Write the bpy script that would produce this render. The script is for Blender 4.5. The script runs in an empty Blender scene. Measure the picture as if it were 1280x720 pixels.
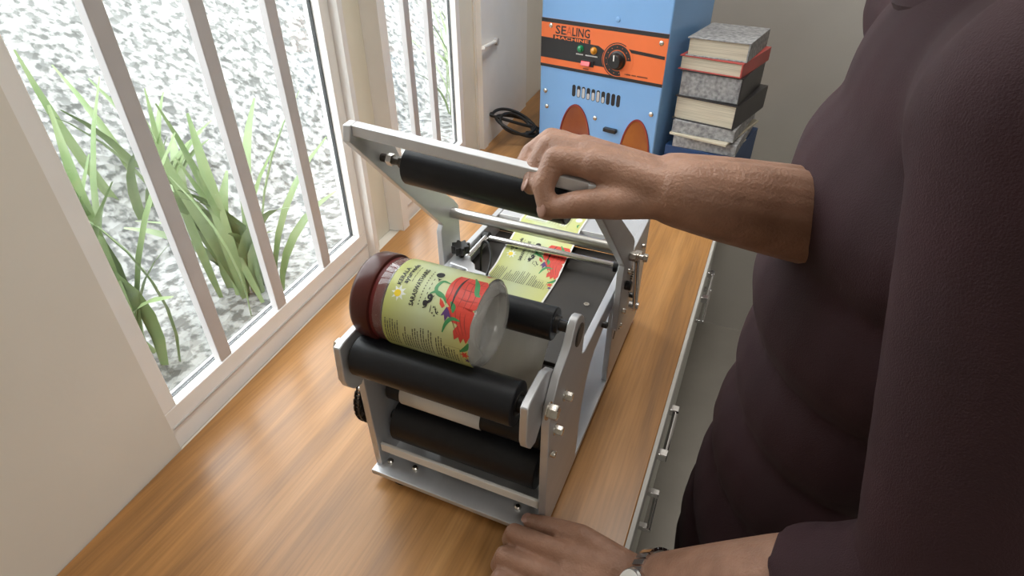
import bpy, bmesh, math, random
from mathutils import Matrix, Vector
random.seed(7)
PI = math.pi
SC = bpy.context.scene
COL = SC.collection

# ------------------------------------------------------------ camera, sky, lamps, exposure
cam_d = bpy.data.cameras.new('camera')
cam_d.sensor_width = 36.0
cam_d.lens = 722 / 1280 * 36
cam_d.clip_start = 0.01
cam = bpy.data.objects.new('camera', cam_d)
cam.location = (0, 0, 0.6)
cam.rotation_euler = (math.radians(55), 0, math.radians(23.3))
COL.objects.link(cam)
SC.camera = cam
SC.view_settings.view_transform = 'Standard'
SC.view_settings.look = 'None'
SC.view_settings.gamma = 1
SC.view_settings.exposure = 0.25
SC.view_settings.use_curve_mapping = False

if hasattr(SC, 'cycles'): SC.cycles.transparent_max_bounces = 24
wd = bpy.data.worlds.new('overcast_sky')
SC.world = wd
wd.use_nodes = True
wd.node_tree.nodes['Background'].inputs[0].default_value = (0.93, 0.97, 1.0, 1)
wd.node_tree.nodes['Background'].inputs[1].default_value = 6.5

def area(name, loc, rot, sx, sy, power, color):
    l = bpy.data.lights.new(name, 'AREA')
    l.shape = 'RECTANGLE'; l.size = sx; l.size_y = sy; l.energy = power; l.color = color
    o = bpy.data.objects.new(name, l); o.location = loc; o.rotation_euler = rot
    COL.objects.link(o)
    return o
area('ceiling_lamp_light', (-0.05, 1.10, 1.86), (0, 0, 0), 0.3, 1.2, 16, (1.0, 0.96, 0.9))

area('front_fill_light', (1.25, -0.9, 1.86), (0, 0, 0), 0.3, 1.2, 14, (1.0, 0.96, 0.9))  # unseen fill light, added to lighten the counter front and the lower hand

# ------------------------------------------------------------ helpers
ROOT = {}
def tag(o, label=None, cat=None, group=None, kind=None):
    if label: o['label'] = label
    if cat: o['category'] = cat
    if group: o['group'] = group
    if kind: o['kind'] = kind
    return o
def thing(name, label, cat, loc=(0, 0, 0), rz=0, group=None):
    o = bpy.data.objects.new(name, None)
    o.empty_display_size = 0.02
    COL.objects.link(o)
    o.location = loc; o.rotation_euler = (0, 0, rz)
    ROOT[o.name] = Matrix.Translation(loc) @ Matrix.Rotation(rz, 4, 'Z')
    return tag(o, label, cat, group)
def adopt(o, parent, local=False):
    o.parent = parent
    if not local and parent.name in ROOT:
        o.matrix_parent_inverse = ROOT[parent.name].inverted()

class MB:
    def __init__(s): s.v = []; s.f = []
    def add(s, vs, fs):
        k = len(s.v); s.v += [tuple(x) for x in vs]; s.f += [tuple(i + k for i in f) for f in fs]; return s
    def box(s, a, b, M=None):
        vs = [Vector((x, y, z)) for x in (a[0], b[0]) for y in (a[1], b[1]) for z in (a[2], b[2])]
        if M: vs = [M @ v for v in vs]
        return s.add(vs, [(0, 1, 3, 2), (4, 6, 7, 5), (0, 4, 5, 1), (2, 3, 7, 6), (0, 2, 6, 4), (1, 5, 7, 3)])
    def prism(s, poly, a, b, f=None):
        # poly = 2d points; f(u,v,t) -> 3d
        f = f or (lambda u, v, t: (t, u, v))
        n = len(poly)
        ar = sum(poly[i][0] * poly[(i + 1) % n][1] - poly[(i + 1) % n][0] * poly[i][1] for i in range(n))
        vs = [f(u, v, a) for u, v in poly] + [f(u, v, b) for u, v in poly]
        fs = [tuple(range(n))[::-1], tuple(range(n, 2 * n))] + [(i, (i + 1) % n, n + (i + 1) % n, n + i) for i in range(n)]
        return s.add(vs, fs)
    def ring(s, p, d, r, seg, ph=0):
        d = Vector(d).normalized()
        a = d.orthogonal().normalized() if abs(d.x) < .9 else Vector((0, 0, 1)).cross(d).normalized()
        b = d.cross(a)
        return [Vector(p) + (a * math.cos(2 * PI * i / seg + ph) + b * math.sin(2 * PI * i / seg + ph)) * r for i in range(seg)]
    def lathe(s, o, d, prof, seg=24, ph=0, closed=False):
        # prof: list of (distance along d, radius)
        o = Vector(o); d = Vector(d).normalized()
        vs = []; fs = []
        for t, r in prof: vs += s.ring(o + d * t, d, max(r, 1e-5), seg, ph)
        m = len(prof)
        for j in range(m - 1 + (1 if closed else 0)):
            for i in range(seg):
                a = j * seg + i; b = j * seg + (i + 1) % seg; j2 = (j + 1) % m
                fs.append((a, b, j2 * seg + (i + 1) % seg, j2 * seg + i))
        if not closed:
            fs.append(tuple(range(seg))[::-1]); fs.append(tuple(range((m - 1) * seg, m * seg)))
        return s.add(vs, fs)
    def cyl(s, p, q, r, seg=24, r2=None, ph=0):
        p = Vector(p); q = Vector(q)
        return s.lathe(p, q - p, [(0, r), ((q - p).length, r if r2 is None else r2)], seg, ph)
    def tube(s, path, r, seg=10, closed=False):
        P = [Vector(p) for p in path]; n = len(P); vs = []; fs = []
        a = None
        for i in range(n):
            if closed: d = P[(i + 1) % n] - P[i - 1]
            else: d = P[min(i + 1, n - 1)] - P[max(i - 1, 0)]
            d.normalize()
            a = d.orthogonal() if a is None else a - d * a.dot(d)
            a.normalize(); b = d.cross(a)
            rr = r[i] if isinstance(r, (list, tuple)) else r
            vs += [P[i] + (a * math.cos(2 * PI * k / seg) + b * math.sin(2 * PI * k / seg)) * rr for k in range(seg)]
        for i in range(n if closed else n - 1):
            for k in range(seg):
                j = (i + 1) % n
                fs.append((i * seg + k, i * seg + (k + 1) % seg, j * seg + (k + 1) % seg, j * seg + k))
        if not closed:
            fs.append(tuple(range(seg))[::-1]); fs.append(tuple(range((n - 1) * seg, n * seg)))
        return s.add(vs, fs)
    def capsule(s, p, q, r, r2, seg=20, rings=6):
        p = Vector(p); q = Vector(q); L = (q - p).length
        prof = [(-r * math.cos(i * PI / 2 / rings), r * math.sin(i * PI / 2 / rings)) for i in range(rings + 1)]
        prof += [(L + r2 * math.sin(i * PI / 2 / rings), r2 * math.cos(i * PI / 2 / rings)) for i in range(rings + 1)]
        return s.lathe(p, q - p, prof, seg)
    def ell(s, c, rx, ry, rz, M=None, seg=24, rings=14):
        vs = []; fs = []
        for j in range(rings + 1):
            t = PI * j / rings
            for i in range(seg):
                v = Vector((rx * max(math.sin(t), 1e-4) * math.cos(2 * PI * i / seg), ry * max(math.sin(t), 1e-4) * math.sin(2 * PI * i / seg), -rz * math.cos(t)))
                if M: v = M @ v
                vs.append(v + Vector(c))
        for j in range(rings):
            for i in range(seg):
                fs.append((j * seg + i, j * seg + (i + 1) % seg, (j + 1) * seg + (i + 1) % seg, (j + 1) * seg + i))
        return s.add(vs, fs)
    def mesh(s, name, m, smooth=35):
        me = bpy.data.meshes.new(name)
        me.from_pydata(s.v, [], s.f)
        bm = bmesh.new(); bm.from_mesh(me)
        bmesh.ops.recalc_face_normals(bm, faces=bm.faces)
        bm.to_mesh(me); bm.free()
        if m: me.materials.append(m)
        if smooth:
            me.polygons.foreach_set('use_smooth', [True] * len(me.polygons))
            me.set_sharp_from_angle(angle=math.radians(smooth))
        return me
    def build(s, name, m, parent=None, bevel=0, local=False, smooth=35):
        o = bpy.data.objects.new(name, s.mesh(name, m, smooth))
        COL.objects.link(o)
        if parent: adopt(o, parent, local)
        if bevel:
            b = o.modifiers.new('bevel', 'BEVEL'); b.width = bevel; b.segments = 2; b.limit_method = 'ANGLE'; b.angle_limit = math.radians(40)
            b.harden_normals = False
        return o

def inst(o, M, parent, local=False, name=None):
    c = o.copy(); COL.objects.link(c)
    c.parent = None
    if parent: adopt(c, parent, local)
    c.matrix_basis = M
    return c

# ------------------------------------------------------------ materials
def mat(name, base, rough=0.5, metal=0.0, noise=0.0, nscale=40, stretch=(1, 1, 1), bump=0.0, bscale=None, spec=None, coat=0, sss=0, col2=None, trans=0, ior=1.45, emit=0, detail=4):
    m = bpy.data.materials.new(name); m.use_nodes = True
    nt = m.node_tree; b = nt.nodes['Principled BSDF']
    b.inputs['Base Color'].default_value = (*base, 1)
    b.inputs['Roughness'].default_value = rough
    b.inputs['Metallic'].default_value = metal
    if spec is not None: b.inputs['Specular IOR Level'].default_value = spec
    if coat: b.inputs['Coat Weight'].default_value = coat; b.inputs['Coat Roughness'].default_value = 0.12
    if sss: b.inputs['Subsurface Weight'].default_value = sss; b.inputs['Subsurface Radius'].default_value = (0.012, 0.005, 0.003); b.inputs['Subsurface Scale'].default_value = 0.4
    if trans: b.inputs['Transmission Weight'].default_value = trans; b.inputs['IOR'].default_value = ior
    if emit: b.inputs['Emission Color'].default_value = (*base, 1); b.inputs['Emission Strength'].default_value = emit
    if noise or bump:
        tc = nt.nodes.new('ShaderNodeTexCoord'); mp = nt.nodes.new('ShaderNodeMapping'); mp.inputs['Scale'].default_value = stretch
        nt.links.new(tc.outputs['Object'], mp.inputs[0])
        n = nt.nodes.new('ShaderNodeTexNoise'); n.inputs['Scale'].default_value = nscale; n.inputs['Detail'].default_value = detail
        nt.links.new(mp.outputs[0], n.inputs['Vector'])
        if noise:
            c2 = col2 or tuple(max(0, c * (1 - noise)) for c in base)
            r = nt.nodes.new('ShaderNodeValToRGB')
            r.color_ramp.elements[0].position = .32; r.color_ramp.elements[1].position = .68
            r.color_ramp.elements[0].color = (*c2, 1); r.color_ramp.elements[1].color = (*base, 1)
            nt.links.new(n.outputs['Fac'], r.inputs[0]); nt.links.new(r.outputs[0], b.inputs['Base Color'])
        if bump:
            n2 = n
            if bscale:
                n2 = nt.nodes.new('ShaderNodeTexNoise'); n2.inputs['Scale'].default_value = bscale; n2.inputs['Detail'].default_value = 3
                nt.links.new(mp.outputs[0], n2.inputs['Vector'])
            bp = nt.nodes.new('ShaderNodeBump'); bp.inputs['Strength'].default_value = bump; bp.inputs['Distance'].default_value = 0.002
            nt.links.new(n2.outputs['Fac'], bp.inputs['Height']); nt.links.new(bp.outputs[0], b.inputs['Normal'])
    return m

M = {}
M['alu'] = mat('satin_aluminium', (.60, .61, .63), .42, .55, .06, 60, (1, .05, 1), .04)
M['alu_dark'] = mat('grey_anodised_metal', (.40, .41, .42), .4, .6, .08, 40, (1, .08, 1))
M['steel'] = mat('brushed_steel', (.60, .60, .58), .28, 1.0, .05, 8, (.05, 1, 1))
M['chrome'] = mat('polished_steel', (.78, .78, .80), .14, 1.0, .04, 60)
M['bolt'] = mat('nickel_bolt', (.66, .63, .58), .25, 1.0, .1, 200)
M['rubber'] = mat('black_rubber', (.009, .010, .013), .42, 0, .25, 90, (1, 1, 1), .05, 300, .33)
M['black'] = mat('black_plastic', (.014, .014, .015), .35, 0, .2, 60)
M['deck'] = mat('dark_bronze_metal', (.026, .022, .019), .5, .0, .2, 25, (1, .2, 1))
M['chain'] = mat('oily_steel', (.10, .09, .08), .4, .9, .4, 300)
M['brass'] = mat('brass_insert', (.55, .40, .18), .3, 1, .1, 80)
M['paper'] = mat('white_liner_paper', (.74, .73, .70), .55, 0, .04, 12, (1, 1, 1), .02)
M['steel_grey'] = mat('grey_guide_metal', (.50, .49, .45), .32, .4, .15, 8, (6, 1, .3))
M['white_paint'] = mat('white_frame_paint', (.90, .89, .87), .35, 0, .03, 25)
M['cream_paint'] = mat('cream_frame_paint', (.80, .77, .66), .45, 0, .04, 18)
M['bar_paint'] = mat('grey_bar_paint', (.56, .54, .54), .4, .1, .06, 20)
M['seal'] = mat('window_gasket', (.02, .022, .025), .6, 0, .1, 40)
M['wall'] = mat('cream_wall_paint', (.78, .75, .68), .75, 0, .05, 6, (1, 1, 1), .08, 120)
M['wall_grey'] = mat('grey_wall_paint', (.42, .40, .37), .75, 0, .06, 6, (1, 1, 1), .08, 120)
M['ceiling'] = mat('ceiling_paint', (.85, .84, .81), .85, 0, .03, 4)
M['floor'] = mat('grey_floor_tile', (.30, .28, .25), .35, 0, .15, 5)
M['laminate'] = mat('veined_grey_laminate', (.60, .61, .57), .32, .0, .35, 7, (.5, 3, 2), 0, None, None, 0, 0, (.46, .47, .43), detail=7)
M['edge'] = mat('pale_counter_edging', (.58, .57, .54), .3, .2, .05, 20)
M['blue'] = mat('blue_enamel', (.20, .40, .72), .32, 0, .05, 8)
M['orange'] = mat('orange_panel_print', (.80, .17, .045), .4, 0, .06, 20)
M['print_black'] = mat('black_print', (.017, .016, .018), .4, 0, .1, 50)
M['print_orange'] = mat('orange_print', (.80, .19, .05), .4, 0, .04, 50)
M['print_rust'] = mat('rust_print', (.50, .085, .03), .4, 0, .06, 50)
M['print_white'] = mat('white_print', (.78, .78, .76), .45, 0, .04, 50)
M['led_green'] = mat('green_lens', (.01, .22, .09), .15, 0, .1, 90, coat=.5)
M['led_amber'] = mat('amber_lens', (.62, .26, .02), .15, 0, .1, 90, coat=.5)
M['switch_red'] = mat('red_rocker', (.72, .05, .06), .25, 0, .1, 60, coat=.4)
M['acrylic'] = mat('maroon_acrylic', (.17, .045, .045), .12, .3, .5, 9, (1, 1, .6), 0, None, None, .6, 0, (.36, .11, .03))
M['acrylic2'] = mat('amber_acrylic', (.40, .14, .03), .12, .3, .5, 9, (1, 1, .6), 0, None, None, .6, 0, (.22, .06, .03))
M['lid'] = mat('brown_red_lid', (.070, .016, .012), .30, 0, .12, 30, (1, 1, 1), 0, None, .3)
M['lid_reflection'] = mat('lid_reflection_red', (.13, .018, .018), .4, 0, .1, 30, (1, 1, 1), 0, None, .3)
M['p_red'] = mat('red_ink', (.62, .055, .035), .4, 0, .12, 160)
M['p_dred'] = mat('dark_red_ink', (.26, .03, .025), .4, 0, .12, 160)
M['p_green'] = mat('green_ink', (.045, .26, .085), .4, 0, .15, 160)
M['p_purple'] = mat('purple_ink', (.10, .04, .17), .4, 0, .12, 160)
M['p_yellow'] = mat('sun_yellow_ink', (.78, .58, .03), .4, 0, .06, 160)
M['p_grey'] = mat('grey_ink', (.085, .09, .065), .5, 0, .1, 160)
M['p_pale'] = mat('pale_ink', (.72, .76, .70), .45, 0, .05, 160)
M['cable'] = mat('black_cable', (.012, .012, .013), .4, 0, .2, 80)
M['box_blue'] = mat('navy_carton', (.012, .05, .15), .5, 0, .15, 30)
M['card_grey'] = mat('grey_newsprint', (.36, .36, .36), .8, 0, .55, 120, (1, 1, 1), 0, None, None, 0, 0, (.16, .16, .17))
M['page'] = mat('page_edges', (.62, .56, .44), .8, 0, .35, 90, (.1, .1, 8))
M['book_black'] = mat('black_cover', (.022, .02, .022), .4, 0, .3, 20)
M['book_red'] = mat('red_cover', (.45, .07, .06), .45, 0, .2, 20)
M['skin'] = mat('brown_skin', (.36, .20, .135), .48, 0, .22, 55, (1, 1, 1), .4, 420, .42, 0, .12, (.27, .145, .095))
M['nail'] = mat('fingernail', (.40, .23, .18), .3, 0, .08, 90, (1, 1, 1), 0, None, .5)
M['shirt'] = mat('maroon_cotton', (.030, .0065, .0105), .85, 0, .25, 14, (1, 1, 1), .3, 900)
M['trouser'] = mat('dark_trouser_cloth', (.022, .018, .024), .85, 0, .25, 14, (1, 1, 1), .3, 900)
M['hair'] = mat('black_hair', (.010, .009, .009), .5, 0, .3, 200, (1, 1, .1), .6, 400)
M['eye'] = mat('eye_white', (.75, .73, .70), .2, 0, .03, 90)
M['iris'] = mat('dark_iris', (.03, .015, .01), .2, 0, .2, 300)
M['lip'] = mat('lips', (.28, .11, .09), .45, 0, .1, 90)
M['leaf'] = mat('pale_green_leaf', (.10, .17, .055), .45, 0, .35, 9, (1, 1, 1), 0, None, None, 0, 0, (.20, .25, .12))

def wood():
    m = bpy.data.materials.new('orange_brown_wood_laminate'); m.use_nodes = True
    nt = m.node_tree; b = nt.nodes['Principled BSDF']; L = nt.links.new
    tc = nt.nodes.new('ShaderNodeTexCoord'); mp = nt.nodes.new('ShaderNodeMapping'); mp.inputs['Scale'].default_value = (9, .7, 1)
    L(tc.outputs['Object'], mp.inputs[0])
    n1 = nt.nodes.new('ShaderNodeTexNoise'); n1.inputs['Scale'].default_value = 1.6; n1.inputs['Detail'].default_value = 8; n1.inputs['Distortion'].default_value = 1.4
    L(mp.outputs[0], n1.inputs['Vector'])
    mp2 = nt.nodes.new('ShaderNodeMapping'); mp2.inputs['Scale'].default_value = (150, 5, 1); L(tc.outputs['Object'], mp2.inputs[0])
    n2 = nt.nodes.new('ShaderNodeTexNoise'); n2.inputs['Scale'].default_value = 2.0; n2.inputs['Detail'].default_value = 3
    L(mp2.outputs[0], n2.inputs['Vector'])
    r = nt.nodes.new('ShaderNodeValToRGB'); e = r.color_ramp.elements
    e[0].position = .30; e[0].color = (.21, .105, .042, 1); e[1].position = .70; e[1].color = (.50, .26, .095, 1)
    x = r.color_ramp.elements.new(.5); x.color = (.39, .188, .060, 1)
    L(n1.outputs['Fac'], r.inputs[0])
    mx = nt.nodes.new('ShaderNodeMix'); mx.data_type = 'RGBA'; mx.blend_type = 'MULTIPLY'; mx.inputs[0].default_value = .35
    r2 = nt.nodes.new('ShaderNodeValToRGB'); r2.color_ramp.elements[0].position = .35; r2.color_ramp.elements[0].color = (.5, .5, .5, 1); r2.color_ramp.elements[1].position = .6
    L(n2.outputs['Fac'], r2.inputs[0]); L(r.outputs[0], mx.inputs[6]); L(r2.outputs[0], mx.inputs[7]); L(mx.outputs[2], b.inputs['Base Color'])
    b.inputs['Roughness'].default_value = .31
    b.inputs['Specular IOR Level'].default_value = .45
    return m
M['wood'] = wood()

def thin(name, tint, gloss, rough=.03, haze=0):
    # thin clear sheet: lets light pass, mirrors a little by its angle
    m = bpy.data.materials.new(name); m.use_nodes = True
    nt = m.node_tree; L = nt.links.new
    nt.nodes.remove(nt.nodes['Principled BSDF'])
    t = nt.nodes.new('ShaderNodeBsdfTransparent'); t.inputs[0].default_value = (*tint, 1)
    g = nt.nodes.new('ShaderNodeBsdfGlossy'); g.inputs['Roughness'].default_value = rough
    lw = nt.nodes.new('ShaderNodeLayerWeight'); lw.inputs[0].default_value = .5
    pw = nt.nodes.new('ShaderNodeMath'); pw.operation = 'POWER'; pw.inputs[1].default_value = 3.5; L(lw.outputs['Facing'], pw.inputs[0])
    f = nt.nodes.new('ShaderNodeMath'); f.operation = 'MULTIPLY_ADD'; f.inputs[1].default_value = gloss; f.inputs[2].default_value = .03; L(pw.outputs[0], f.inputs[0])
    x = nt.nodes.new('ShaderNodeMixShader')
    L(f.outputs[0], x.inputs[0]); L(t.outputs[0], x.inputs[1]); L(g.outputs[0], x.inputs[2])
    if haze:
        h = nt.nodes.new('ShaderNodeBsdfDiffuse'); h.inputs[0].default_value = (.8, .8, .78, 1)
        x2 = nt.nodes.new('ShaderNodeMixShader'); x2.inputs[0].default_value = haze
        L(t.outputs[0], x2.inputs[1]); L(h.outputs[0], x2.inputs[2]); L(x2.outputs[0], x.inputs[1])
    L(x.outputs[0], nt.nodes['Material Output'].inputs[0])
    return m
M['glass'] = thin('window_glass', (.97, .98, .975), .35)
M['pet_base'] = thin('hazy_plastic_base', (.97, .97, .96), .5, .1, .24)
M['pet'] = thin('clear_plastic', (.98, .98, .97), .6, .08, .06)

def label_mat():
    m = bpy.data.materials.new('yellow_green_label'); m.use_nodes = True
    nt = m.node_tree; b = nt.nodes['Principled BSDF']; L = nt.links.new
    tc = nt.nodes.new('ShaderNodeTexCoord'); sp = nt.nodes.new('ShaderNodeSeparateXYZ'); L(tc.outputs['Generated'], sp.inputs[0])
    r = nt.nodes.new('ShaderNodeValToRGB'); e = r.color_ramp.elements
    e[0].position = 0; e[0].color = (.46, .49, .15, 1); e[1].position = 1; e[1].color = (.54, .55, .20, 1)
    x = e.new(.45); x.color = (.50, .56, .34, 1)  # paler middle: print gradient, with the label's sheen put into the colour
    L(sp.outputs[0], r.inputs[0])
    ge = nt.nodes.new('ShaderNodeNewGeometry'); mx = nt.nodes.new('ShaderNodeMix'); mx.data_type = 'RGBA'; mx.inputs[7].default_value = (.72, .71, .66, 1)   # the paper's own white back
    L(ge.outputs['Backfacing'], mx.inputs[0]); L(r.outputs[0], mx.inputs[6]); L(mx.outputs[2], b.inputs['Base Color'])
    n = nt.nodes.new('ShaderNodeTexNoise'); n.inputs['Scale'].default_value = 30
    rr = nt.nodes.new('ShaderNodeMapRange'); rr.inputs[3].default_value = .34; rr.inputs[4].default_value = .42
    L(n.outputs['Fac'], rr.inputs[0]); L(rr.outputs[0], b.inputs['Roughness'])
    return m
M['label'] = label_mat()

def gravel():
    m = bpy.data.materials.new('pale_gravel'); m.use_nodes = True
    nt = m.node_tree; b = nt.nodes['Principled BSDF']; L = nt.links.new
    tc = nt.nodes.new('ShaderNodeTexCoord')
    v = nt.nodes.new('ShaderNodeTexVoronoi'); v.inputs['Scale'].default_value = 26
    L(tc.outputs['Object'], v.inputs['Vector'])
    n = nt.nodes.new('ShaderNodeTexNoise'); n.inputs['Scale'].default_value = 30; n.inputs['Detail'].default_value = 3; L(tc.outputs['Object'], n.inputs['Vector'])
    r = nt.nodes.new('ShaderNodeValToRGB'); e = r.color_ramp.elements
    e[0].position = .42; e[0].color = (.055, .057, .052, 1); e[1].position = .54; e[1].color = (.30, .30, .29, 1)
    L(n.outputs['Fac'], r.inputs[0])
    mx = nt.nodes.new('ShaderNodeMix'); mx.data_type = 'RGBA'; mx.blend_type = 'MIX'; mx.inputs[0].default_value = .35
    bw = nt.nodes.new('ShaderNodeRGBToBW'); L(v.outputs['Color'], bw.inputs[0])
    r3 = nt.nodes.new('ShaderNodeValToRGB'); r3.color_ramp.elements[0].color = (.07, .07, .066, 1); r3.color_ramp.elements[1].color = (.32, .32, .31, 1); L(bw.outputs[0], r3.inputs[0])
    L(r.outputs[0], mx.inputs[6]); L(r3.outputs[0], mx.inputs[7]); L(mx.outputs[2], b.inputs['Base Color'])
    b.inputs['Roughness'].default_value = .9
    bp = nt.nodes.new('ShaderNodeBump'); bp.inputs['Strength'].default_value = .8; bp.inputs['Distance'].default_value = .02; L(v.outputs['Distance'], bp.inputs['Height']); L(bp.outputs[0], b.inputs['Normal'])
    return m
M['gravel'] = gravel()

# ------------------------------------------------------------ the setting
FZ = -0.85
TH = math.atan(.0885)
WM = Matrix.Translation((-.564, 0, 0)) @ Matrix.Rotation(TH, 4, 'Z')     # the window wall's own frame: +y along it, -x outwards
def struct(name, mb, m, parent=None, bevel=0):
    o = mb.build(name, m, parent, bevel)
    if parent is None: o['kind'] = 'structure'
    return o
WT = .040
wl = MB()
Z1 = 1.30; ZC = 1.95
for a, b, z0, z1 in ((-3.0, 2.45, FZ, -.004), (-3.0, 2.45, Z1, ZC), (-3.0, .285, -.004, Z1), (1.36, 2.45, -.004, Z1)):
    wl.box((-WT, a, z0), (-.0, b, z1), WM)
struct('wall_left', wl, M['wall'])
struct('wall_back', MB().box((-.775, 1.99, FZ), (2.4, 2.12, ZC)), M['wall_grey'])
struct('wall_right', MB().box((2.3, -3, FZ), (2.42, 2.0, ZC)), M['wall'])
struct('wall_front', MB().box((-1.2, -3.12, FZ), (2.4, -3.0, ZC)), M['wall'])
struct('floor', MB().box((-1.2, -3, FZ - .05), (2.4, 2.1, FZ)), M['floor'])
struct('ceiling', MB().box((-.80, -3, ZC), (2.4, 2.1, ZC + .08)), M['ceiling'])
struct('trim_1', MB().box((-.05, .777, -.003), (.012, .79, Z1), WM), M['white_paint'], None, .001)       # slim white posts beside the mullion
struct('trim_2', MB().box((-.05, .892, -.003), (.012, .919, Z1), WM), M['white_paint'], None, .001)
mull = MB().box((-WT, .79, -.003), (-.022, .892, Z1), WM).box((-.022, .79, -.003), (-.006, .82, Z1), WM)
struct('trim_3', mull, M['cream_paint'], None, .001)
struct('trim_4', MB().box((-.024, 1.284, -.003), (-.004, 1.372, Z1), WM), M['cream_paint'], None, .001)
struct('trim_5', MB().box((-.05, 1.372, -.003), (.014, 1.404, Z1), WM), M['white_paint'], None, .001)
struct('trim_6', MB().box((-.004, 1.404, -.003), (.010, 1.772, Z1), WM), M['white_paint'], None, .002)   # white board over the wall beyond the windows

def window(name, a, b, bars, post_r=True):
    f = MB()
    f.box((-.030, a, -.003), (-.004, b, .058), WM)                       # bottom rail
    f.box((-.030, a, Z1 - .05), (-.004, b, Z1), WM)
    f.box((-.030, a, .058), (-.004, a + .022, Z1 - .05), WM)
    f.box((-.030, b - .022, .058), (-.004, b, Z1 - .05), WM)
    o = struct(name, f, M['white_paint'], None, .0015)
    g = MB()
    for y0, y1, z0, z1 in ((a + .022, a + .0235, .058, Z1 - .05), (b - .0245, b - .022, .058, Z1 - .05), (a + .022, b - .022, .058, .0595)):
        g.box((-.024, y0, z0), (-.0185, y1, z1), WM)
    g.build('gasket', M['seal'], o)
    MB().box((-.020, a + .0236, .0596), (-.017, b - .0246, Z1 - .052), WM).build('pane', M['glass'], o)
    MB().box((-.0038, a + .004, .030), (-.002, b - .004, .0325), WM).build('drip_line', M['bar_paint'], o)
    for y in bars:
        MB().box((-.0165, y - .0105, .0585), (-.005, y + .0105, Z1 - .0505), WM).build('grille_bar', M['bar_paint'], o, .001)
    return o
window('window_1', .285, .777, (.40, .525, .65))
window('window_2', .919, 1.284, (1.030, 1.130))

# stay rod of the window, on the white board
st = thing('window_stay', 'thin white window stay rod standing out from the white board', 'window stay')
P0 = WM @ Vector((.012, 1.483, .257)); P1 = WM @ Vector((.030, 1.340, .273))
MB().cyl(P0, P1, .0045, 10).build('rod', M['white_paint'], st)
MB().cyl(WM @ Vector((.0101, 1.483, .257)), WM @ Vector((.018, 1.483, .257)), .009, 14).build('rose', M['bar_paint'], st)

# ground outside and plants
struct('ground', MB().box((-16, -9, -.62), (-.72, 22, -.55)), M['gravel'])
struct('gravel_bank', MB().prism([(-1.9, -.56), (-3.3, .80), (-4.5, .95), (-4.5, -.56)], -9, 22, lambda u, v, t: (u, t, v)), M['gravel'])
def leaf_mesh(L, w, bend):
    mb = MB(); n = 6; vs = []; fs = []
    for i in range(n + 1):
        t = i / n; ww = w * math.sin(PI * min(.97, .12 + .88 * t)) ** .7
        y = L * math.sin(t * bend) / bend; z = L * (1 - math.cos(t * bend)) / bend
        vs += [(-ww, z, y), (0, z + ww * .35, y), (ww, z, y)]
    for i in range(n):
        for k in range(2): fs.append((i * 3 + k, i * 3 + k + 1, i * 3 + k + 4, i * 3 + k + 3))
    mb.add(vs, fs)
    return mb.mesh('leaf', M['leaf'], 60)
LEAVES = [leaf_mesh(.42, .014, .9), leaf_mesh(.34, .018, 1.3), leaf_mesh(.5, .012, .6)]
def plant(x, y, h, n, label, spread=.12):
    p = thing('garden_plant', label, 'plant', (x, y, -.55), 0, 'plants outside the windows')
    for i in range(n):
        o = bpy.data.objects.new('leaf', random.choice(LEAVES)); COL.objects.link(o)
        o.parent = p
        a = random.random() * 2 * PI; s = h * random.uniform(.7, 1.25)
        o.location = (random.gauss(0, spread * .4), random.gauss(0, spread * .4), -.001)
        o.rotation_euler = (random.uniform(-.15, .45), random.uniform(-.2, .2), a); o.scale = (s, s, s)
plant(-1.45, 1.15, 1.35, 26, 'strap leaved green plant close outside, right of the near window')
plant(-1.5, .72, 1.3, 26, 'strap leaved green plant outside the middle of the near window')
plant(-1.42, .40, 1.2, 24, 'strap leaved green plant outside the left of the near window')
plant(-1.62, 3.05, 1.45, 22, 'green plant on the gravel beyond the barred window', .2)
plant(-2.1, 1.35, 1.3, 22, 'green plant farther out on the gravel behind the near window')

# ------------------------------------------------------------ counter
ct = thing('counter', 'long wood topped counter along the window wall, grey laminate front', 'counter', (-.3, .8, FZ))
def wx(y): return -.564 - .0885 * y + .001
MB().prism([(wx(-1.2), -1.2), (-.0275, -1.2), (-.0275, 1.985), (wx(1.985), 1.985)], -.030, 0, lambda u, v, t: (u, v, t)).build('worktop', M['wood'], ct, .0015)
MB().prism([(-.0275, -.030), (-.0215, -.030), (-.0205, -.026), (-.0205, -.005), (-.0225, -.0015), (-.0275, -.0006)], -1.2, 1.985, lambda u, v, t: (u, t, v)).build('edge_strip', M['edge'], ct)
MB().prism([(wx(-1.2), -1.2), (-.050, -1.2), (-.050, 1.985), (wx(1.985), 1.985)], FZ + .08, -.030, lambda u, v, t: (u, v, t)).build('carcass', M['laminate'], ct)
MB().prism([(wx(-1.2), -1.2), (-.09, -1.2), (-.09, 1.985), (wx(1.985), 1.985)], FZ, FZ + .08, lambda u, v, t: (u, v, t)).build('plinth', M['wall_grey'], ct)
def handle_bar(par, y0, y1, z):
    h = MB().cyl((-.013, y0, z), (-.013, y1, z), .0042, 14)
    h.box((-.034, y0 - .004, z - .006), (-.009, y0 + .009, z + .006)).box((-.034, y1 - .009, z - .006), (-.009, y1 + .004, z + .006))
    o = h.build('handle', M['chrome'], par, .001); o['label'] = 'chrome bar handle'
ys = [-1.19, -.40, .262, .70, 1.36, 1.98]
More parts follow.
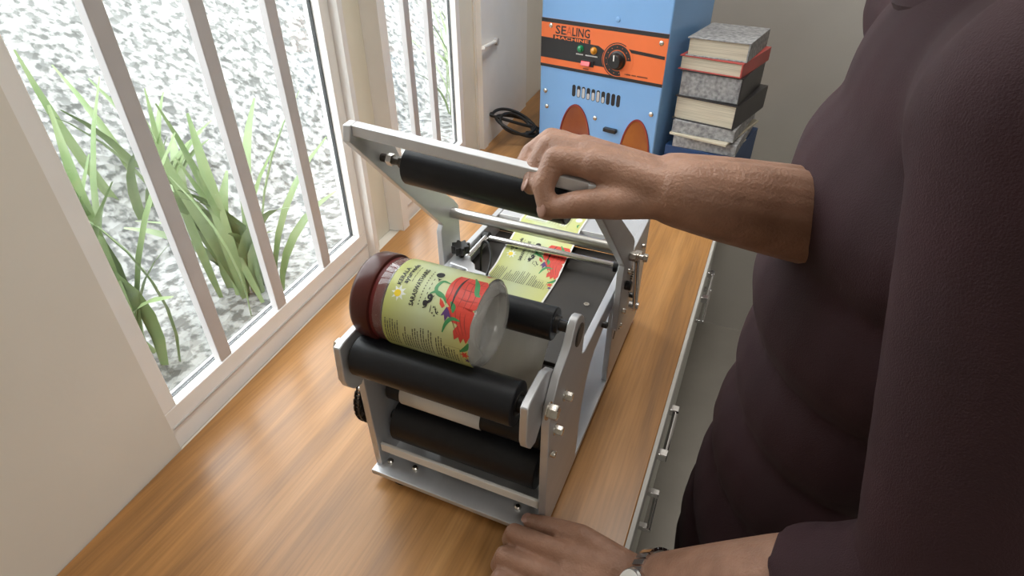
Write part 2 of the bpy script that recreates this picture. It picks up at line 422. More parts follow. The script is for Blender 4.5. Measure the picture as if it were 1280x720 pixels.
for i in range(5):
    a, b = ys[i] + .0015, ys[i + 1] - .0015
    d = MB().box((-.050, a, -.20), (-.034, b, -.034)).build('drawer', M['laminate'], ct, .001)
    d2 = MB().box((-.050, a, FZ + .085), (-.034, b, -.203)).build('door', M['laminate'], ct, .001)
    m_ = .5 * (a + b)
    if i == 2: handle_bar(d, .572, .668, -.062)
    else: handle_bar(d, m_ - .05, m_ + .05, -.062)
    hv = MB().cyl((-.013, b - .04, -.36), (-.013, b - .04, -.26), .0042, 14)
    hv.box((-.034, b - .046, -.264), (-.009, b - .034, -.254)).box((-.034, b - .046, -.366), (-.009, b - .034, -.356))
    hv.build('handle', M['chrome'], d2, .001)

# ceiling tube fitting that gives the room light
cl = thing('ceiling_light', 'white tube light fitting on the ceiling above the counter', 'ceiling light', (-.05, 1.10, 1.95))
MB().box((-.20, .50, 1.905), (.10, 1.70, 1.9495)).build('housing', M['white_paint'], cl, .004)
cl = thing('ceiling_light', 'white housing of an added fill light on the ceiling, behind the person', 'ceiling light', (1.25, -.9, 1.95))  # unseen fitting, added to go with the front fill light
MB().box((1.10, -1.5, 1.905), (1.40, -.3, 1.9495)).build('housing', M['white_paint'], cl, .004)
# ------------------------------------------------------------ labelling machine
X0, X1 = -.333, -.113          # outer faces of the side plates
MT = .0085
lm = thing('labelling_machine', 'silver bench labelling machine with black rollers and its press arm lifted', 'machine', (-.223, .565, 0))
MB().box((X0, .343, .012), (X1 + .0, .787, .019)).build('base_plate', M['alu'], lm, .0008)
for x in (-.300, -.146):
    for y in (.366, .76):
        MB().lathe((x, y, 0), (0, 0, 1), [(0, .017), (.0012, .018), (.012, .0155)], 24).build('foot', M['rubber'], lm)
# side plate profile in (y, z)
FRONT = [(.354, .019), (.3515, .10), (.3505, .186), (.3545, .204), (.373, .2275)]
HORN = [(.386, .2325), (.397, .2375), (.404, .243), (.4095, .2505), (.4145, .2585), (.420, .2615), (.427, .2612), (.435, .2575), (.442, .2505), (.4475, .241), (.4500, .230), (.4505, .216), (.4485, .1965)]
REAR = [(.460, .1905), (.787, .1945), (.787, .019), (.603, .019), (.603, .160), (.597, .166), (.55, .165), (.505, .155), (.490, .145), (.480, .132), (.470, .108), (.464, .080), (.461, .019)]
PROF = FRONT + HORN + REAR
MB().prism(PROF, X1 - MT, X1).build('side_plate', M['alu'], lm, .0009)
MB().prism(PROF, X0, X0 + MT).build('side_plate', M['alu'], lm, .0009)
# tilting lugs that carry the front roller
LUG = [(.318, .236), (.3155, .197), (.319, .186), (.327, .176), (.338, .172), (.348, .180), (.362, .192), (.392, .205), (.395, .215), (.378, .232), (.362, .240), (.346, .240), (.326, .2385)]
for a, b in ((-.1298, -.1219), (X0 + MT + .0004, X0 + MT + .0083)):
    MB().prism(LUG, a, b).build('roller_lug', M['alu'], lm, .0012)
# rollers
FR, BR = (.338, .217, .0215), (.432, .240, .0175)
def roller(name, y, z, r, xa, xb, sr, m=M['rubber'], end=True, xs=(None, None)):
    o = MB().lathe((xa, y, z), (1, 0, 0), [(0, r - .001), (.001, r), (xb - xa - .001, r), (xb - xa, r - .001)], 48).build(name, m, lm)
    MB().cyl((xs[0] or X0 + .001, y, z), (xs[1] or X1 - .002, y, z), sr, 20).build('shaft', M['black'], o)
    if end:
        for x, s in ((xa, -1), (xb, 1)):
            MB().lathe((x - s * .0005, y, z), (s, 0, 0), [(0, r * .55), (.0012, r * .55), (.0012, r * .50), (.0006, r * .48), (.0006, sr + .001)], 32).build('end_ring', M['chain'], o)
            MB().lathe((x, y, z), (s, 0, 0), [(0, sr + .0035), (.004, sr + .0035), (.004, sr)], 20).build('collar', M['black'], o)
    return o
roller('front_roller', *FR, -.309, -.139, .0042, xs=(X0 + MT + .001, -.1225))
roller('back_roller', *BR, -.306, -.1385, .0058, xs=(X0 + .002, -.114))
roller('pull_roller', .390, .125, .0165, -.318, -.130, .005)
roller('drive_roller', .390, .074, .0275, -.312, -.132, .006)
# dark bearing seats seen in the horns
for x in (X1 + .0002, X0 + MT - .0004):
    MB().lathe((x - .004, .430, .236), (1, 0, 0), [(0, .0125), (.0046, .0125), (.0046, .0105), (.001, .0105)], 28).build('bearing', M['chain'], lm)
    MB().lathe((x - .003, .430, .236), (1, 0, 0), [(0, .0105), (.0040, .0105)], 24).build('bearing_seal', M['black'], lm)
# front tie bar, guide plate, liner
MB().box((-.3235, .3560, .0440), (-.1225, .3600, .0565)).build('front_tie_bar', M['paper'], lm, .0008)
MB().prism([(.4455, .2065), (.4470, .2050), (.404, .160), (.4025, .1615)], -.300, -.149).build('guide_plate', M['steel_grey'], lm)
# deck and rear tier
MB().box((X0 + MT, .456, .158), (X1 - MT, .705, .1645)).build('deck_plate', M['deck'], lm, .0008)
MB().box((X0 + MT, .705, .1865), (X1 - MT, .786, .1925)).build('rear_tier', M['alu'], lm, .0008)
MB().box((X0 + MT, .706, .1645), (X1 - MT, .710, .1865)).build('tier_riser', M['deck'], lm)
MB().box((X0 + MT, .7048, .1852), (X1 - MT, .7058, .1932)).build('tier_edge', M['white_paint'], lm)
for x, y in ((-.145, .574), (-.305, .50)):
    MB().lathe((x, y, .1645), (0, 0, 1), [(0, .0036), (.0018, .0036), (.0018, .0018), (.0006, .0017)], 16).build('deck_screw', M['bolt'], lm)
MB().box((-.310, .4565, .019), (-.140, .4605, .158)).build('deck_support', M['alu_dark'], lm)
# guide rod just above the deck
MB().cyl((X0 + MT, .648, .1835), (X1 - MT, .648, .1835), .0048, 24).build('guide_rod', M['chrome'], lm)
for x0, x1 in ((X0 + MT, X0 + MT + .010), (X1 - MT - .010, X1 - MT)):
    MB().lathe((x0, .648, .1835), (1, 0, 0), [(0, .0078), (.0008, .0086), (x1 - x0 - .0008, .0086), (x1 - x0, .0078)], 24).build('rod_collar', M['black'], lm)
# sensor arm on the left
MB().cyl((-.318, .550, .186), (-.318, .644, .186), .0042, 18).build('sensor_rod', M['chrome'], lm)
sb = MB().prism([(-.3235, 0.5710), (-.3235, 0.5470), (-.297, 0.5430), (-.291, 0.5340), (-.264, 0.5300), (-.2625, 0.5420), (-.286, 0.5460), (-.292, 0.5570), (-.302, 0.5630), (-.305, 0.5720)], .182, .199, lambda u, v, t: (u, v, t)).build('sensor_bracket', M['alu'], lm, .001)
MB().cyl((-.3105, .5345, .189), (-.3105, .5465, .189), .0045, 16).build('clamp_screw', M['bolt'], sb)
kb = MB()
kb.cyl((-.3165, .5665, .196), (-.3165, .5665, .208), .004, 14)
star = []
for i in range(40):
    a = 2 * PI * i / 40; r = .0108 + .0022 * math.cos(8 * a)
    star.append((r * math.cos(a), r * math.sin(a)))
kb.prism(star, .206, .217, lambda u, v, t: (-.3165 + u, .5665 + v, t))
kb.build('clamp_knob', M['black'], lm, .0008)
cab = [(-.300, 0.5890, .168), (-.300, 0.5910, .196), (-.296, 0.5910, .212), (-.287, 0.5860, .216), (-.277, 0.5730, .213), (-.270, 0.5570, .206), (-.2665, 0.5390, .199), (-.266, 0.5360, .190)]
def spline(P, n=6):
    P = [Vector(p) for p in P]; out = []
    Q = [P[0] * 2 - P[1]] + P + [P[-1] * 2 - P[-2]]
    for i in range(1, len(Q) - 2):
        for k in range(n):
            t = k / n; a, b, c, d = Q[i - 1], Q[i], Q[i + 1], Q[i + 2]
            out.append(.5 * (2 * b + (c - a) * t + (2 * a - 5 * b + 4 * c - d) * t * t + (3 * b - a - 3 * c + d) * t ** 3))
    out.append(P[-1]); return out
MB().tube(spline(cab), .0016, 10).build('sensor_cable', M['cable'], lm)

# press arm, lifted: two cranked plates, the bar, the roller and the tie rod
PIV = (.585, .215)
ARM = [(.409, .406), (.4125, .4205), (.423, .4218), (.478, .3790), (.490, .3545), (.594, .2640), (.6045, .2520), (.6045, .150), (.600, .143), (.562, .143), (.557, .150), (.557, .235), (.5625, .2430)]
def rot(p, a):
    y, z = p[0] - PIV[0], p[1] - PIV[1]
    return (PIV[0] + y * math.cos(a) - z * math.sin(a), PIV[1] + y * math.sin(a) + z * math.cos(a))
AR = math.radians(3.4)
armR = [rot(p, AR) for p in ARM]
AX0, AX1 = X0 - .0045, X1 + .0045
MB().prism(ARM, AX0 - .008, AX0).build('press_arm_plate', M['alu'], lm, .0009)
MB().prism(armR, AX1, AX1 + .008).build('press_arm_plate', M['alu'], lm, .0009)
BAR = [(.4135, .4105), (.4145, .4205), (.4235, .4215), (.4395, .4090), (.4330, .4010)]
barR = [rot(p, AR) for p in BAR]
def skew(polyA, polyB, xa, xb):
    n = len(polyA)
    return MB().add([(xa, *p) for p in polyA] + [(xb, *p) for p in polyB], [tuple(range(n)), tuple(range(2 * n - 1, n - 1, -1))] + [(i, (i + 1) % n, n + (i + 1) % n, n + i) for i in range(n)])
skew(BAR, barR, AX0, AX1).build('press_bar', M['alu'], lm, .0008)
pA = Vector((AX0, .4536, .375)); q = rot((.4536, .375), AR); pB = Vector((AX1, q[0], q[1]))
dAB = (pB - pA).normalized(); LAB = (pB - pA).length
pr_ = MB().lathe(pA + dAB * .034, dAB, [(0, .0185), (.001, .0198), (LAB - .061, .0198), (LAB - .060, .0185)], 48).build('press_roller', M['rubber'], lm)
MB().cyl(pA, pB, .0042, 16).build('shaft', M['chain'], pr_)
for t in (.008, .022, LAB - .016):
    MB().cyl(pA + dAB * t, pA + dAB * (t + .006), .0062, 6).build('shaft_nut', M['bolt'] if t < .01 else M['chain'], pr_)
tA = Vector((AX0, .587, .2490)); q = rot((.586, .2480), AR * .3); tB = Vector((AX1, q[0], q[1]))
MB().cyl(tA, tB, .0072, 28).build('tie_rod', M['steel'], lm)

# bolts
def bolt_mesh(r, h, m):
    mb = MB().lathe((0, 0, 0), (1, 0, 0), [(0, r), (h * .85, r), (h, r * .86)], 6).lathe((-.0012, 0, 0), (1, 0, 0), [(0, r * 1.25), (.0012, r * 1.25)], 20)
    return mb.mesh('bolt', m)
def cap_mesh(r, h, m):
    return MB().lathe((0, 0, 0), (1, 0, 0), [(0, r), (h * .85, r), (h, r * .88), (h, r * .5), (h * .5, r * .48)], 18).mesh('bolt', m)
BIG, HEX, CAP, DCAP = bolt_mesh(.0072, .0090, M['bolt']), bolt_mesh(.0048, .0075, M['bolt']), cap_mesh(.0036, .0045, M['bolt']), cap_mesh(.0040, .0065, M['black'])
def bolt(me, x, y, z, flip=False, par=None, rx=0):
    o = bpy.data.objects.new('bolt', me); COL.objects.link(o)
    adopt(o, par or lm); o.location = (x, y, z); o.rotation_euler = (rx, 0, PI if flip else 0)
for me, y, z in ((BIG, .3435, .2140), (HEX, .393, .187), (HEX, .368, .164), (CAP, .3575, .140)):
    bolt(me, X1 + .0012, y, z); bolt(me, X0 - .0012, y, z, True)
for me, y, z in ((CAP, .583, .222), (CAP, .580, .165)):
    bolt(me, AX1 + .0082, y, z); bolt(me, AX0 - .0082, y, z, True)
for me, y, z in ((DCAP, .692, .112), (CAP, .640, .095), (CAP, .745, .165), (CAP, .745, .050), (DCAP, .530, .176)):
    bolt(me, X1 + .0002, y, z); bolt(me, X0 - .0002, y, z, True)
for x, y in ((-.2848, .365), (-.318, .362), (-.15, .365)):
    MB().lathe((x, y, .019), (0, 0, 1), [(0, .004), (.0025, .004), (.004, .0025)], 14).build('base_screw', M['bolt'], lm)
# damper / latch on the right outside of the arm
lt = MB()
xx = AX1 + .0115
lt.cyl((AX1 + .008, .597, .236), (xx + .010, .597, .236), .0032, 12)
lt.cyl((xx + .001, .575, .247), (xx + .001, .618, .226), .0030, 12)
for y, z in ((.578, .246), (.614, .228), (.597, .236)):
    lt.cyl((xx - .003, y, z), (xx + .005, y, z), .0056, 6)
lt.cyl((xx + .010, .597, .236), (xx + .015, .597, .236), .0052, 6)
la = lt.build('latch', M['bolt'], lm, .0004)
rd = MB()
for d in (-.0042, .0042):
    rd.cyl((xx + .002, .603 + d, .228), (xx + .002, .640 + d, .134), .0027, 12)
rd.cyl((xx - .006, .640, .133), (xx + .007, .640, .133), .0052, 12)
rd.build('latch_rod', M['chrome'], la)
MB().cyl((AX1 + .008, .578, .205), (xx + .004, .578, .205), .0058, 16).build('latch_knob', M['black'], la, .0006)
sc = MB(); n_ = 26
for i in range(n_):
    t = i / n_; y, z = .618 + .055 * t, .104 + .062 * t
    sc.lathe((X1 + .0026, y, z), (0, .055, .062), [(0, .0022), (.0012, .0034), (.0024, .0022)], 10)
sc.build('threaded_rod', M['chain'], lm)
MB().prism([(.607, .094), (.612, .090), (.682, .168), (.677, .172)], X1 - .001, X1 + .0006).build('slot_liner', M['black'], lm)
# drive chain and sprockets on the outside of the left plate
xc = X0 - .007
SPR = ((.388, .112, .034), (.470, .068, .018))
for y, z, r in SPR:
    sp = []
    for i in range(90):
        a = 2 * PI * i / 90; rr = r + .0018 * math.cos(round(r * 1000) * a)
        sp.append((y + rr * math.cos(a), z + rr * math.sin(a)))
    MB().prism(sp, xc - .0012, xc + .0012).build('sprocket', M['chain'], lm)
    MB().cyl((X0 - .012, y, z), (X0, y, z), .008, 16).build('sprocket_hub', M['chain'], lm)
d0 = math.atan2(SPR[1][1] - SPR[0][1], SPR[1][0] - SPR[0][0])
al = math.acos((SPR[0][2] - SPR[1][2]) / math.hypot(SPR[1][1] - SPR[0][1], SPR[1][0] - SPR[0][0]))
loop = []
for i in range(31):
    a = d0 + al + (2 * PI - 2 * al) * i / 30; loop.append((SPR[0][0] + (SPR[0][2] + .0042) * math.cos(a), SPR[0][1] + (SPR[0][2] + .0042) * math.sin(a)))
for i in range(13):
    a = d0 - al + 2 * al * i / 12; loop.append((SPR[1][0] + (SPR[1][2] + .0042) * math.cos(a), SPR[1][1] + (SPR[1][2] + .0042) * math.sin(a)))
pts = []
nL = len(loop)
for i in range(nL):
    a, b = Vector((0, *loop[i])), Vector((0, *loop[(i + 1) % nL])); k = max(1, round((b - a).length / .0058))
    pts += [a + (b - a) * j / k for j in range(k)]
ch = MB()
for i, p in enumerate(pts):
    nx = pts[(i + 1) % len(pts)]; w = .0010 if i % 2 else .0022
    for s in (-1, 1):
        mid = (p + nx) / 2; d = (nx - p).normalized(); u = Vector((0, -d.z, d.y))
        A = [p - d * .0014 + u * .0026, nx + d * .0014 + u * .0026, nx + d * .0014 - u * .0026, p - d * .0014 - u * .0026]
        xo = xc + s * (.0024 if i % 2 else .0034)
        ch.add([v + Vector((xo - .0005, 0, 0)) for v in A] + [v + Vector((xo + .0005, 0, 0)) for v in A], [(0, 1, 2, 3), (7, 6, 5, 4), (0, 4, 5, 1), (1, 5, 6, 2), (2, 6, 7, 3), (3, 7, 4, 0)])
    ch.cyl((xc - .004, p.y, p.z), (xc + .004, p.y, p.z), .0016, 8)
tag(ch.build('drive_chain', M['chain'], lm), kind='stuff')

# ------------------------------------------------------------ label print: art in (u across the label, w along it), laid on a surface by f(u, w, lift)
DG = None
def text_mesh(body, size, bold=0):
    c = bpy.data.curves.new('t', 'FONT'); c.body = body; c.size = size; c.offset = bold; c.resolution_u = 2
    o = bpy.data.objects.new('t', c); COL.objects.link(o)
    bpy.context.view_layer.update()
    me = bpy.data.meshes.new_from_object(o.evaluated_get(bpy.context.evaluated_depsgraph_get()))
    V = [(v.co.x, v.co.y) for v in me.vertices]; F = [tuple(p.vertices) for p in me.polygons]
    bpy.data.objects.remove(o); bpy.data.curves.remove(c); bpy.data.meshes.remove(me)
    return V, F
def fit_text(body, width, height, bold=0):
    V, F = text_mesh(body, 1.0, bold)
    x0 = min(v[0] for v in V); x1 = max(v[0] for v in V); y0 = min(v[1] for v in V); y1 = max(v[1] for v in V)
    return [((v[0] - x0) / (x1 - x0) * width, (v[1] - y0) / (y1 - y0) * height) for v in V], F
class Art:
    def __init__(s): s.items = {}
    def poly(s, m, pts): s.items.setdefault(m, []).append((list(pts), [tuple(range(len(pts)))]))
    def rect(s, m, u0, u1, w0, w1): s.poly(m, [(u0, w0), (u1, w0), (u1, w1), (u0, w1)])
    def disc(s, m, u, w, ru, rw=None, n=18, a0=0):
        rw = rw or ru; s.poly(m, [(u + ru * math.cos(2 * PI * i / n), w + rw * math.sin(2 * PI * i / n)) for i in range(n)])
    def star(s, m, u, w, r, r2, n, a0=0):
        s.poly(m, [(u + (r if i % 2 == 0 else r2) * math.cos(PI * i / n + a0), w + (r if i % 2 == 0 else r2) * math.sin(PI * i / n + a0)) for i in range(2 * n)])
    def stroke(s, m, pts, wd):
        P = spline([(p[0], p[1], 0) for p in pts], 5); n = len(P); L = []; R = []
        for i in range(n):
            d = P[min(i + 1, n - 1)] - P[max(i - 1, 0)]; d.normalize(); t = i / (n - 1)
            w = wd * (.25 + .75 * math.sin(PI * min(.98, max(.02, t))))
            L.append((P[i].x - d.y * w, P[i].y + d.x * w)); R.append((P[i].x + d.y * w, P[i].y - d.x * w))
        V = L + R; F = [(i, i + 1, n + i + 1, n + i) for i in range(n - 1)]
        s.items.setdefault(m, []).append((V, F))
    def text(s, m, body, u, w0, w1, h, bold=0):
        V, F = fit_text(body, w1 - w0, h, bold)
        s.items.setdefault(m, []).append(([(u - y, w0 + x) for x, y in V], F))
A = Art()
A.text('print_black', 'KERALA', .0115, -.0225, -.0015, .0042, .022)
A.text('print_black', 'ayurveda', .0185, -.0200, .0060, .0064, .026)
for k in range(5): A.rect('p_grey', .0200, .0206, -.0165 + k * .0042, -.0165 + k * .0042 + .0034)
A.star('p_pale', .0125, -.0300, .0078, .0040, 8); A.disc('p_yellow', .0115, -.0305, .0034)
A.text('print_black', 'SARASWATHARIS', .0300, -.0385, .0020, .0046, .026)
for k in range(13): A.rect('p_grey', .0342, .0352, -.036 + k * .0030, -.036 + k * .0030 + .0014)
for k in range(5): A.rect('p_grey', .0392, .0400, -.030 + k * .0050, -.030 + k * .0050 + .0022)
# icon, curl, green leaves
A.disc('print_black', .0420, -.0015, .0040, .0036); A.disc('p_pale', .0420, -.0015, .0028, .0024); A.disc('print_black', .0425, -.0015, .0012, .0016)
A.star('print_black', .0440, -.0075, .0026, .0007, 3, .6)
A.stroke('p_green', [(.0560, -.0090), (.0485, -.0085), (.0455, -.0165), (.0500, -.0225), (.0590, -.0245)], .0017)
A.stroke('p_green', [(.0420, -.0235), (.0470, -.0205), (.0545, -.0225), (.0605, -.0285)], .0016)
A.stroke('print_black', [(.0470, -.0245), (.0450, -.0275), (.0425, -.0280), (.0420, -.0255), (.0442, -.0250), (.0452, -.0290), (.0425, -.0320), (.0405, -.0345), (.0395, -.0318), (.0418, -.0315), (.0425, -.0355), (.0395, -.0375)], .0013)
for k in range(5): A.star('print_black', .0500 + .0025 * (k % 3), -.0345 - .0022 * k * .8, .0014, .0005, 3, k)
A.stroke('print_black', [(.0470, -.0330), (.0475, -.0375), (.0472, -.0400)], .0004)
A.stroke('print_black', [(.0510, -.0330), (.0535, -.0385), (.0560, -.0400)], .0005)
# clay pot with its dark band and cracks
A.poly('p_red', [(.0575, -.0255), (.0562, -.0180), (.0560, -.0080), (.0575, -.0010), (.0600, .0040), (.0865, .0045), (.0895, .0000), (.0895, -.0270), (.0840, -.0310), (.0660, -.0320)])
A.stroke('print_black', [(.0662, -.0320), (.0655, -.0180), (.0662, -.0060), (.0685, .0040)], .0011)
for u in (.0600, .0720, .0775, .083): A.stroke('p_dred', [(u, -.030), (u + .001, -.018), (u - .0005, -.006), (u + .001, .003)], .0004)
for w in (-.021, -.011, -.002): A.stroke('p_dred', [(.069, w), (.077, w - .001), (.088, w)], .0004)
A.stroke('p_green', [(.0740, .0060), (.0800, -.0030), (.0840, -.0130), (.0880, -.0150)], .0024)
A.stroke('p_green', [(.0640, -.0260), (.0680, -.0300), (.0690, -.0350)], .0022)
# red lily, purple bell, leaves
A.poly('p_red', [(.0620, -.0315), (.0690, -.0290), (.0760, -.0275), (.0850, -.0280), (.0890, -.0310), (.0880, -.0420), (.0893, -.0520), (.0862, -.0590), (.0835, -.0545), (.0808, -.0600), (.0785, -.0545), (.0745, -.0580), (.0728, -.0500), (.0765, -.0440), (.0690, -.0425), (.0660, -.0370)])
A.poly('p_red', [(.0530, -.0250), (.0570, -.0275), (.0600, -.0310), (.0580, -.0335), (.0545, -.0305)])
for k in range(4): A.stroke('p_dred', [(.066 + .005 * k, -.033), (.070 + .004 * k, -.041), (.077 + .003 * k, -.052)], .00035)
A.poly('p_purple', [(.0620, -.0310), (.0655, -.0345), (.0690, -.0400), (.0655, -.0390), (.0635, -.0440), (.0615, -.0385), (.0585, -.0400), (.0605, -.0350)])
A.stroke('p_green', [(.0775, -.0405), (.0700, -.0400), (.0650, -.0450), (.0625, -.0540)], .0018)
A.stroke('p_green', [(.0885, -.0580), (.0860, -.0640), (.0800, -.0690)], .0022)
A.star('p_red', .0845, -.0720, .0050, .0022, 6); A.star('p_purple', .0865, -.0790, .0034, .0014, 5)
# fine print: lines running along w
rl = random.Random(3)
def block(u0, u1, w0, w1, step=.0026, m='p_grey', th=.0010):
    u = u0
    while u < u1:
        e = w1 - (w1 - w0) * rl.choice((0, 0, .05, .1, .35))
        s_ = w0
        while s_ < e - .001:
            q = rl.uniform(.002, .0055); A.rect(m, u, u + th, s_, min(e, s_ + q)); s_ += q + .0006
        u += step
block(.0030, .0180, -.0840, -.0550); block(.0215, .0390, -.0840, -.0580); block(.0405, .0520, -.0850, -.0560); block(.0560, .0640, -.0840, -.0590)
block(.0660, .0790, -.0850, -.0680)
A.rect('p_grey', .0650, .0653, -.086, -.066); A.rect('p_grey', .0800, .0803, -.086, -.066); A.rect('p_grey', .0650, .0803, -.0662, -.0660)
# back of the label
for k in range(7): A.star('print_black', .010 + .0065 * k, .0225 + .0015 * (k % 3), .0016, .0005, 3, k)
for k in range(6): A.star('p_purple', .052 + .004 * k, .0240 + .002 * (k % 2), .0034, .0012, 4, k)
A.stroke('p_green', [(.066, .018), (.072, .025), (.078, .028)], .0018); A.star('p_green', .0795, .0245, .0052, .002, 6); A.star('p_red', .0815, .0185, .0040, .0016, 5)
A.rect('p_pale', .0035, .0380, .0420, .0800)
for k in range(12): A.rect('p_grey', .0060 + .0026 * k, .0066 + .0026 * k, .0435, .0785 - .006 * (k % 3))
for k in range(4): A.rect('p_grey', .0420 + .0045 * k, .0426 + .0045 * k, .0420, .0800)
A.rect('p_pale', .0585, .0670, .0420, .0560); A.rect('p_purple', .0605, .0615, .0440, .0540); A.rect('p_grey', .0640, .0646, .0440, .0540)
A.disc('p_pale', .0800, .0680, .0050, .0060)
A.rect('p_grey', .0695, .0699, .0400, .0900)
A.stroke('p_green', [(.0850, .0450), (.0830, .0520), (.0850, .0560)], .0012)
ORDER = ['p_pale', 'p_grey', 'p_red', 'p_dred', 'p_green', 'p_purple', 'p_yellow', 'print_black']
NAMES = dict(p_pale='pale_print', p_grey='fine_print', p_red='red_print', p_dred='crack_print', p_green='leaf_print', p_purple='flower_print', p_yellow='sun_print', print_black='lettering')
def lay(parent, f, w0=-.2, w1=.2, step=.004, base=.00012, inc=.00003):
    for k, key in enumerate(ORDER):
        bm = bmesh.new()
        for V, F in A.items.get(key, []):
            vs = [bm.verts.new((x, y, 0)) for x, y in V]
            for fc in F:
                try: bm.faces.new([vs[i] for i in fc])
                except ValueError: pass
        for cut, keep_out in ((w0, False), (w1, True)):
            bmesh.ops.bisect_plane(bm, geom=bm.verts[:] + bm.edges[:] + bm.faces[:], plane_co=(0, cut, 0), plane_no=(0, 1, 0), clear_outer=keep_out, clear_inner=not keep_out)
        w = math.ceil(w0 / step) * step
        while w < w1:
            bmesh.ops.bisect_plane(bm, geom=bm.verts[:] + bm.edges[:] + bm.faces[:], plane_co=(0, w, 0), plane_no=(0, 1, 0)); w += step
        if not bm.faces: bm.free(); continue
        for v in bm.verts: v.co = f(v.co.x, v.co.y, base + inc * k)
        me = bpy.data.meshes.new(NAMES[key]); bm.to_mesh(me); bm.free()
        me.materials.append(M[key])
        o = bpy.data.objects.new(NAMES[key], me); COL.objects.link(o); adopt(o, parent)
        if key in ('p_grey', 'p_dred'): o['kind'] = 'stuff'

# ------------------------------------------------------------ the jar on the rollers
JY, JZ, JR = .3770, .2655, .0425
jar = thing('plastic_jar', 'clear plastic jar with brown screw lid and yellow label lying on the rollers', 'jar', (-.245, JY, JZ - JR))
prof = [(.0, .033), (.006, .0395), (.010, JR - .0012), (.018, JR - .0006), (.020, JR), (.102, JR), (.1045, JR - .0004), (.108, JR - .0002), (.1125, JR - .0025), (.1155, JR - .008), (.1160, JR - .011), (.1135, JR - .0145), (.108, JR - .017), (.105, .014), (.104, .0)]
def shell(pr): return pr + [(t - (.0014 if t > .1035 else 0), max(r - .0012, 0)) for t, r in pr][::-1]
MB().lathe((-.2955, JY, JZ), (1, 0, 0), shell(prof[:6]), 64, 0, True).build('body', M['pet'], jar)
MB().lathe((-.2955, JY, JZ), (1, 0, 0), shell(prof[5:]), 64, 0, True).build('base', M['pet_base'], jar)
lid = MB().lathe((-.3125, JY, JZ), (1, 0, 0), [(0, .037), (.0008, .0405), (.003, .0423), (.006, .0435), (.0205, .0440), (.0222, .0435), (.0228, .0424), (.0228, .0395), (.0215, .039)], 64).build('lid', M['lid'], jar)
MB().lathe((-.2898, JY, JZ), (1, 0, 0), [(0, .0406), (.0005, .0412), (.009, .0412), (.0125, .0407), (.0125, .0383), (0, .038)], 64).build('reflection_ring', M['lid_reflection'], jar)  # red ring added in the clear neck, coloured as the lid's reflection
def on_jar(u, w, lift):
    a = (-w) / JR; r = JR + .00025 + lift
    return Vector((-.274 + u, JY - r * math.sin(a), JZ + r * math.cos(a)))
lb = MB(); vs = []; fs = []; nn = 96
for i in range(nn + 1):
    w = -.135 + .27 * i / nn
    vs += [on_jar(0, w, 0), on_jar(.088, w, 0)]
for i in range(nn): fs.append((i * 2, i * 2 + 1, i * 2 + 3, i * 2 + 2))
lab = lb.add(vs, fs).build('label', M['label'], jar, 0, False, 60)
lay(lab, on_jar, -.125, .125)

# ------------------------------------------------------------ label strip running over the tier, under the rod and along the deck
ls = thing('label_strip', 'strip of printed yellow labels on white backing fed over the deck', 'label strip', (-.245, .6, .165))
PATH = spline([(.452, .1635, 0), (.456, .1655, 0), (.470, .1662, 0), (.560, .1664, 0), (.610, .1672, 0), (.640, .1760, 0), (.656, .1785, 0), (.680, .1840, 0), (.703, .1936, 0), (.712, .1940, 0), (.780, .1940, 0), (.786, .1925, 0)], 8)
PL = [0]
for i in range(1, len(PATH)): PL.append(PL[-1] + (PATH[i] - PATH[i - 1]).length)
Y665 = min(range(len(PATH)), key=lambda i: abs(PATH[i].x - .665)); W0 = PL[Y665]
def on_strip(u, w, lift):
    s_ = min(max(w + W0, 0), PL[-1] - 1e-6)
    i = max(k for k in range(len(PL) - 1) if PL[k] <= s_)
    t = (s_ - PL[i]) / (PL[i + 1] - PL[i]); p = PATH[i].lerp(PATH[i + 1], t); d = (PATH[i + 1] - PATH[i]).normalized()
    return Vector((-.2868 + u, p.x - d.y * lift, p.y + d.x * lift))
def sheet(u0, u1, w0, w1, lift, name, m, par, n=90):
    vs = []; fs = []
    for i in range(n + 1):
        w = w0 + (w1 - w0) * i / n; vs += [on_strip(u0, w, lift), on_strip(u1, w, lift)]
    for i in range(n): fs.append((i * 2, i * 2 + 1, i * 2 + 3, i * 2 + 2))
    return MB().add(vs, fs).build(name, m, par, 0, False, 60)
bk = sheet(-.0025, .0905, -W0, PL[-1] - W0, 0, 'backing_paper', M['paper'], ls)
l1 = sheet(0, .088, -W0 + .004, PL[-1] - W0 - .001, .0002, 'label', M['label'], ls)
lay(l1, on_strip, -W0 + .005, PL[-1] - W0 - .002, .006, .00035, .00003)

# the used backing that runs over the lower rollers
lp = MB(); vs = []; fs = []
LP = [(.4035, .166), (.398, .158), (.388, .1455)]
LP = []
for i in range(25):
    a = math.radians(75 + 150 * i / 24); LP.append((.390 + .0172 * math.cos(a), .125 + .0172 * math.sin(a)))
for i, (y, z) in enumerate(LP): vs += [(-.299, y, z), (-.199, y, z)]
for i in range(len(LP) - 1): fs.append((2 * i, 2 * i + 1, 2 * i + 3, 2 * i + 2))
bl = lp.add(vs, fs).build('backing_web', M['paper'], None)
tag(bl, 'plain white backing paper wrapped round the lower black roller', 'paper')
sm = bl.modifiers.new('thick', 'SOLIDIFY'); sm.thickness = .0003; sm.offset = 1

